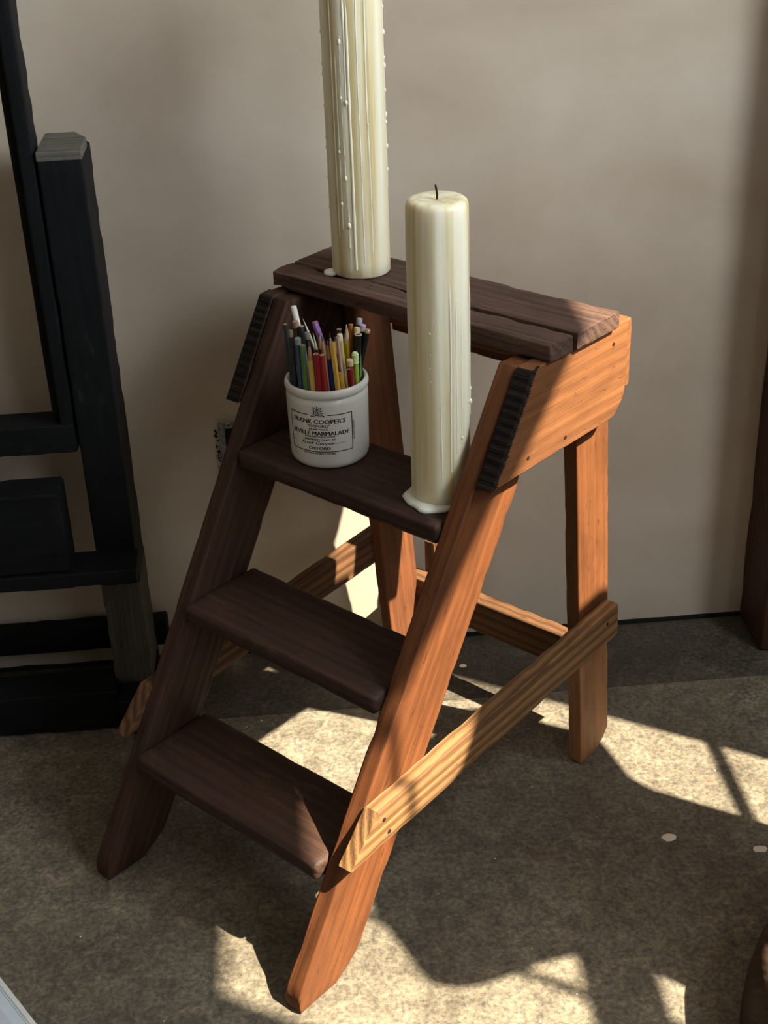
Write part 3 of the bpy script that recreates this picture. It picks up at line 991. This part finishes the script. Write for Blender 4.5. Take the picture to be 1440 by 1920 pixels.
for idx, (nm, lab, ty, rd, T, B, colr, col2) in enumerate(PENS):
    T, B = Vector(T), Vector(B)
    rd *= 0.80
    root = empty(nm, B, lab, 'pencil' if nm == 'pencil' else {'pen': 'pen', 'chalk_stick': 'chalk', 'paintbrush_handle': 'stick'}[nm], 'pencils and pens in the jar')
    L = (T - B).length
    root.rotation_euler = (T - B).to_track_quat('Z', 'Y').to_euler()
    mb = plain('paint_%s' % lab.split(' at ')[0].replace(' ', '_')[:40], colr, 0.35, 0, 0.08, 200)
    m2 = plain('tip_of_%s' % lab.split(' at ')[0].replace(' ', '_')[:36], col2, 0.45, 0.0 if ty != 'clip' else 0.7, 0.08, 200) if col2 else M_DKWOOD
    ns = 6 if ty in ('flat', 'cone') and nm == 'pencil' else 14
    tl = {'cone': min(0.022, L * 0.15), 'tip': 0.020, 'cap': 0.0075, 'ring': 0.002, 'lime': 0.014, 'clip': 0.004, 'flat': 0.0}[ty]
    bm = bmesh.new()
    add_lathe(bm, [(rd * 0.92, 0), (rd, 0.0006), (rd, L - tl - (0.0005 if ty == 'flat' else 0)), (rd * 0.9, L - tl)], ns)
    from_bm('shaft', bm, mb, root, ang=35)
    bm = bmesh.new()
    if ty in ('cone', 'tip'):
        add_lathe(bm, [(rd * 0.97, L - tl - 0.0002), (rd * 0.42, L - tl * 0.30), (rd * 0.36, L - tl * 0.28)], 12)
        from_bm('wood_point', bm, m2, root)
        bm = bmesh.new()
        add_lathe(bm, [(rd * 0.38, L - tl * 0.31), (rd * 0.12, L - 0.0004), (0, L)], 10)
        from_bm('lead', bm, M_LEAD if ty == 'cone' and 'pale' not in lab else m2, root)
    elif ty == 'flat':
        add_lathe(bm, [(rd * 0.80, L - 0.0006), (rd * 0.80, L + 0.0003), (0, L + 0.0003)], 12)
        from_bm('end_face', bm, mb if nm == 'chalk_stick' else m2, root)
        if nm == 'pencil':
            bm = bmesh.new()
            add_lathe(bm, [(rd * 0.32, L), (rd * 0.32, L + 0.0006), (0, L + 0.0006)], 8)
            from_bm('lead', bm, M_LEAD, root)
    elif ty == 'ring':
        n = 20
        pts = [(rd * math.cos(2 * math.pi * k / n), rd * math.sin(2 * math.pi * k / n), L - tl) for k in range(n + 1)]
        add_tube(bm, pts, 0.0007, 6)
        from_bm('end_ring', bm, m2, root)
    else:
        rc = rd * 1.06
        if ty == 'lime':
            pf = [(rd * 0.9, L - tl - 0.0002)]
            for k in range(5):
                z = L - tl + k * 0.0024
                pf += [(rc * 0.9, z), (rc * 1.12, z + 0.0006), (rc * 1.12, z + 0.0016), (rc * 0.9, z + 0.0021)]
            pf += [(rc * 0.9, L - 0.001), (rc * 0.6, L), (0, L)]
        else:
            pf = [(rd * 0.9, L - tl - 0.0002), (rc, L - tl), (rc, L - 0.0008), (rc * 0.8, L), (0, L)]
        add_lathe(bm, pf, 14)
        from_bm('end_cap', bm, m2, root)
        if ty == 'clip':
            bm = bmesh.new()
            add_tube(bm, [(rd * 0.4, -rd * 0.4, L - 0.001), (rd * 1.5, -rd * 0.9, L - 0.002), (rd * 1.6, -rd, L - 0.014), (rd * 1.25, -rd * 0.8, L - 0.030)], [0.0008, 0.0008, 0.0008, 0.0012], 6)
            from_bm('clip', bm, m2, root)
# wire loop of a paper clip at the front right
bm = bmesh.new()
lp = []
for i in range(13):
    a = math.pi * i / 12
    lp.append((-0.0060 * math.cos(a), 0, 0.018 + 0.0058 * math.sin(a)))
add_tube(bm, [(-0.006, 0.0, -0.015)] + lp + [(0.006, 0.0, -0.015)], 0.0006, 6)
clip = from_bm('paper_clip', bm, M_STEEL)
tag(clip, 'silver wire paper clip loop standing at the jar front right', 'paper clip')
clip.location = (0.5320, -0.3425, 0.5740)
clip.rotation_euler = (math.radians(-4), math.radians(6), math.radians(22))

# ------------------------------------------------------------------ black easel at the left
EZ = empty('studio_easel', (-0.05, -0.11, 0), 'black painted wooden studio easel with worn posts standing against the wall at left', 'easel')


def ebox(name, lo, hi, mat, ax='x', seed=None, **kw):
    """a timber between two corners (room coordinates), fibres along ax"""
    lo, hi = Vector(lo) - EZ.location, Vector(hi) - EZ.location
    c = (lo + hi) / 2
    s = hi - lo
    if ax == 'x':
        return plank(name, (lo.x, c.y, c.z), (hi.x, c.y, c.z), (0, 1, 0), s.y, s.z, mat, EZ, seed=seed, **kw)
    if ax == 'z':
        return plank(name, (c.x, c.y, lo.z), (c.x, c.y, hi.z), (1, 0, 0), s.x, s.y, mat, EZ, seed=seed, **kw)
    return plank(name, (c.x, lo.y, c.z), (c.x, hi.y, c.z), (1, 0, 0), s.x, s.z, mat, EZ, seed=seed, **kw)


kw = dict(r=0.0025, amp=0.0002, chip=0.0016)
for xa, xb in ((0.192, 0.245), (-0.345, -0.292)):
    # post: black above, worn to grey on the lower third
    ebox('post', (xa, -0.140, 0.222), (xb, -0.050, 0.7975), M_BLACK, 'z', seg=44, **kw)
    ebox('post_foot', (xa, -0.1405, 0.055), (xb, -0.048, 0.2225), M_WORN, 'z', seg=18, **kw)
    bm = bmesh.new()
    add_prism(bm, [(xa, -0.141), (xb, -0.141), (xb, -0.078), (xb - 0.016, -0.048), (xa, -0.048)], 'z', 0.797, 0.8085)
    bmesh.ops.bevel(bm, geom=list(bm.edges), offset=0.0012, segments=1, affect='EDGES')
    cap = from_bm('post_cap', bm, M_CAP, EZ, ang=30)
    cap.location = -EZ.location
    tag(cap, 'worn grey sawn top of the post')
    ebox('sled_foot', (xa + 0.006, -0.185, 0.0), (xb - 0.004, -0.006, 0.056), M_BLACK, 'y', seg=20, **kw)
for xa, xb, bx0, bx1 in ((0.1715, 0.1895, 0.160, 0.1725), (-0.2895, -0.2715, -0.2725, -0.260)):
    ebox('mast_stile', (xa, -0.137, 0.425), (xb, -0.090, 1.55), M_BLACK, 'z', seg=60, **kw)
    ebox('mast_batten', (bx0, -0.120, 0.462), (bx1, -0.085, 1.55), M_BLACK, 'z', seg=40, r=0.002, amp=0.0006, chip=0.001)
ebox('mast_rail', (-0.2895, -0.1375, 0.420), (0.1885, -0.088, 0.460), M_BLACK, 'x', seg=40, **kw)
ebox('tray_shelf', (-0.345, -0.200, 0.254), (0.2495, -0.1405, 0.276), M_BLACK, 'x', seg=50, **kw)
ebox('canvas_ledge', (-0.265, -0.196, 0.2765), (0.166, -0.142, 0.392), M_BLACK, 'x', seg=40, r=0.004, amp=0.001, chip=0.002)
ebox('base_rail', (-0.292, -0.172, 0.004), (0.1965, -0.112, 0.066), M_BLACK, 'x', seg=40, **kw)
ebox('back_rail', (-0.292, -0.040, 0.050), (0.262, -0.012, 0.092), M_BLACK, 'x', seg=30, **kw)

# ------------------------------------------------------------------ small plate on the wall behind the ladder
pl = empty('wall_plate', (0.387, 0, 0.352), 'small grey metal latch plate with dark slot, screwed to the wall left of the ladder', 'latch plate')
bm = bmesh.new()
ring = [(-0.022, -0.036), (0.022, -0.036), (0.022, 0.036), (-0.022, 0.036)]
for lo, hi in (((-0.024, -0.005, -0.042), (-0.0155, 0.0, 0.034)), ((0.0155, -0.005, -0.042), (0.024, 0.0, 0.034)), ((-0.0155, -0.005, 0.026), (0.0155, 0.0, 0.034)), ((-0.0155, -0.005, -0.042), (0.0155, 0.0, -0.034))):
    add_box(bm, lo, hi, 0.0008)
from_bm('frame', bm, M_PLATE, pl)
box('slot', (-0.0155, -0.0022, -0.034), (0.0155, -0.0002, 0.026), M_HOLE, pl)
box('tongue', (-0.002, -0.006, -0.028), (0.006, -0.0022, 0.018), M_STEEL, pl, 0.0006)
bm = bmesh.new()
add_tube(bm, [(-0.0095 + 0.0036 * math.cos(2 * math.pi * k / 16), -0.0075, 0.032 + 0.0036 * math.sin(2 * math.pi * k / 16)) for k in range(17)], 0.0012, 6)
from_bm('ring', bm, M_STEEL, pl)
bm = bmesh.new()
for k in range(26):     # crumbled plaster below and beside the plate
    x, z = -0.026 + random.uniform(-0.004, 0.003), random.uniform(-0.055, 0.03)
    s = random.uniform(0.0006, 0.0018)
    bmesh.ops.create_icosphere(bm, subdivisions=1, radius=s, matrix=Matrix.Translation((x, -0.0006, z)) @ Matrix.Diagonal((1, 0.6, 1.5, 1)))
bmesh.ops.create_icosphere(bm, subdivisions=1, radius=0.0018, matrix=Matrix.Translation((-0.030, -0.0005, -0.068)))
from_bm('crumbled_edge', bm, M_HOLE, pl)['kind'] = 'stuff'

# ------------------------------------------------------------------ white book in the lower left corner
bk = empty('book', (0.117, -0.655, 0), 'thin pale blue-white book lying on the floor in the lower left corner', 'book', rz=math.atan2(-0.068, 0.047))
# local x runs along the visible edge, local -y away from the ladder
box('back_cover', (-0.13, -0.20, 0.0), (0.15, 0.0, 0.0006), M_COVER, bk)
for k in range(4):
    box('page', (-0.128, -0.198, 0.0007 + k * 0.0010), (0.148, -0.0006 - 0.0004 * (k % 2), 0.0015 + k * 0.0010), M_PAGE if k % 2 == 0 else M_GREYP, bk)
box('front_cover', (-0.13, -0.20, 0.0047), (0.15, 0.0, 0.0054), M_COVER, bk, 0.0002)
tag(box('cover_border', (-0.13, -0.0050, 0.0054), (0.15, -0.0004, 0.0056), M_PAGE, bk), 'cream edge strip')
tag(box('cover_border', (-0.13, -0.0068, 0.0054), (0.15, -0.0056, 0.0056), M_GREYP, bk), 'thin grey line')
tag(box('cover_border', (-0.13, -0.0090, 0.0054), (0.15, -0.0082, 0.0056), M_GREYP, bk), 'thin grey line')
box('printed_panel', (-0.115, -0.185, 0.0054), (0.035, -0.0205, 0.0056), M_PANEL, bk)
box('printed_panel', (0.037, -0.185, 0.0054), (0.135, -0.0205, 0.0056), M_PAGE, bk)

# ------------------------------------------------------------------ low wooden tub in the lower right corner
tub = empty('wooden_tub', (1.09, -0.84, 0), 'low dark round wooden tub cut off by the lower right corner of the picture', 'tub')
bm = bmesh.new()
add_lathe(bm, [(0, 0), (0.198, 0), (0.205, 0.004), (0.203, 0.04), (0.197, 0.08), (0.192, 0.092), (0.187, 0.099), (0.181, 0.101), (0.172, 0.098), (0.168, 0.085), (0.162, 0.03), (0, 0.022)], 80,
          lambda a, z: 0.0012 * noise.noise(Vector((math.cos(a) * 6, math.sin(a) * 6, z * 20))))
from_bm('tub_body', bm, M_URN, tub, ang=60)

# ------------------------------------------------------------------ added sun blocker shaped as a high-backed chair, outside the picture
WB = 1.34
ch = empty('high_backed_chair', (WB + 0.2, -0.87, 0), 'dark upholstered high-backed chair standing beside the window, right of the frame', 'chair')
k = (1.6 - WB)
outl = [(.86, .70), (.86, 1.10), (.845, 1.133), (.772, 1.158), (.765, 1.20), (.768, 1.37), (.80, 1.41), (.865, 1.455), (.90, 1.53), (.95, 1.58), (1.02, 1.608), (1.10, 1.652), (1.131, 1.660), (1.16, 1.635), (1.25, 1.616), (1.30, 1.565), (1.336, 1.535),
        (1.325, 1.49), (1.26, 1.392), (1.181, 1.268), (1.185, 1.17), (1.209, 1.04), (1.22, .92), (1.225, .70)]
bm = bmesh.new()
add_prism(bm, [(-(nn - 0.6315 * k) + 0.87, zz - 1.4925 * k) for nn, zz in outl], 'x', -0.20, -0.165)
bmesh.ops.bevel(bm, geom=list(bm.edges), offset=0.004, segments=2, affect='EDGES')
from_bm('backrest', bm, M_UPH, ch)
box('seat', (-0.165, -0.20, 0.36), (0.03, 0.20, 0.44), M_UPH, ch, 0.02)
for lx in (-0.182, 0.01):
    for ly in (-0.17, 0.17):
        plank('leg', (lx, ly, 0), (lx, ly, 0.365), (1, 0, 0), 0.035, 0.035, M_POST, ch, seg=10)

# ------------------------------------------------------------------ pale flecks standing in for spots of sunlight, and crumbs on the floor
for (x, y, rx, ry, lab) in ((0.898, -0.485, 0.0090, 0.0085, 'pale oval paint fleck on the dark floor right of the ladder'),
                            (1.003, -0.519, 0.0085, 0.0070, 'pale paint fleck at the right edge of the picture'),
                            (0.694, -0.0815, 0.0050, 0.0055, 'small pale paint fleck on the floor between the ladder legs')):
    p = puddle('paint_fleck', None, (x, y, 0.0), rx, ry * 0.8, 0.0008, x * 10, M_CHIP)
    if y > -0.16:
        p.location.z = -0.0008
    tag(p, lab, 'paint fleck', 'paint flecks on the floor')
bm = bmesh.new()
for i in range(150):
    if i < 70:
        x, y = random.uniform(0.33, 0.62), random.uniform(-0.34, -0.17)
    else:
        x, y = random.uniform(0.05, 1.05), random.uniform(-0.85, -0.18)
    s = random.choice((0.0005, 0.0006, 0.0008, 0.0011))
    if min((Vector((x, y)) - lad_pt(*q).to_2d()).length for q in ((0.162, -0.26, 0), (-0.162, -0.26, 0), (0.162, 0.28, 0), (-0.162, 0.28, 0))) < 0.09:
        continue
    bmesh.ops.create_icosphere(bm, subdivisions=1, radius=s, matrix=Matrix.Translation((x, y, s * 0.5)) @ Matrix.Diagonal((1.4, 1, 0.7, 1)))
cr = from_bm('crumbs', bm, M_CHIP)
tag(cr, 'tiny pale plaster crumbs scattered over the floor', 'crumbs', kind='stuff')
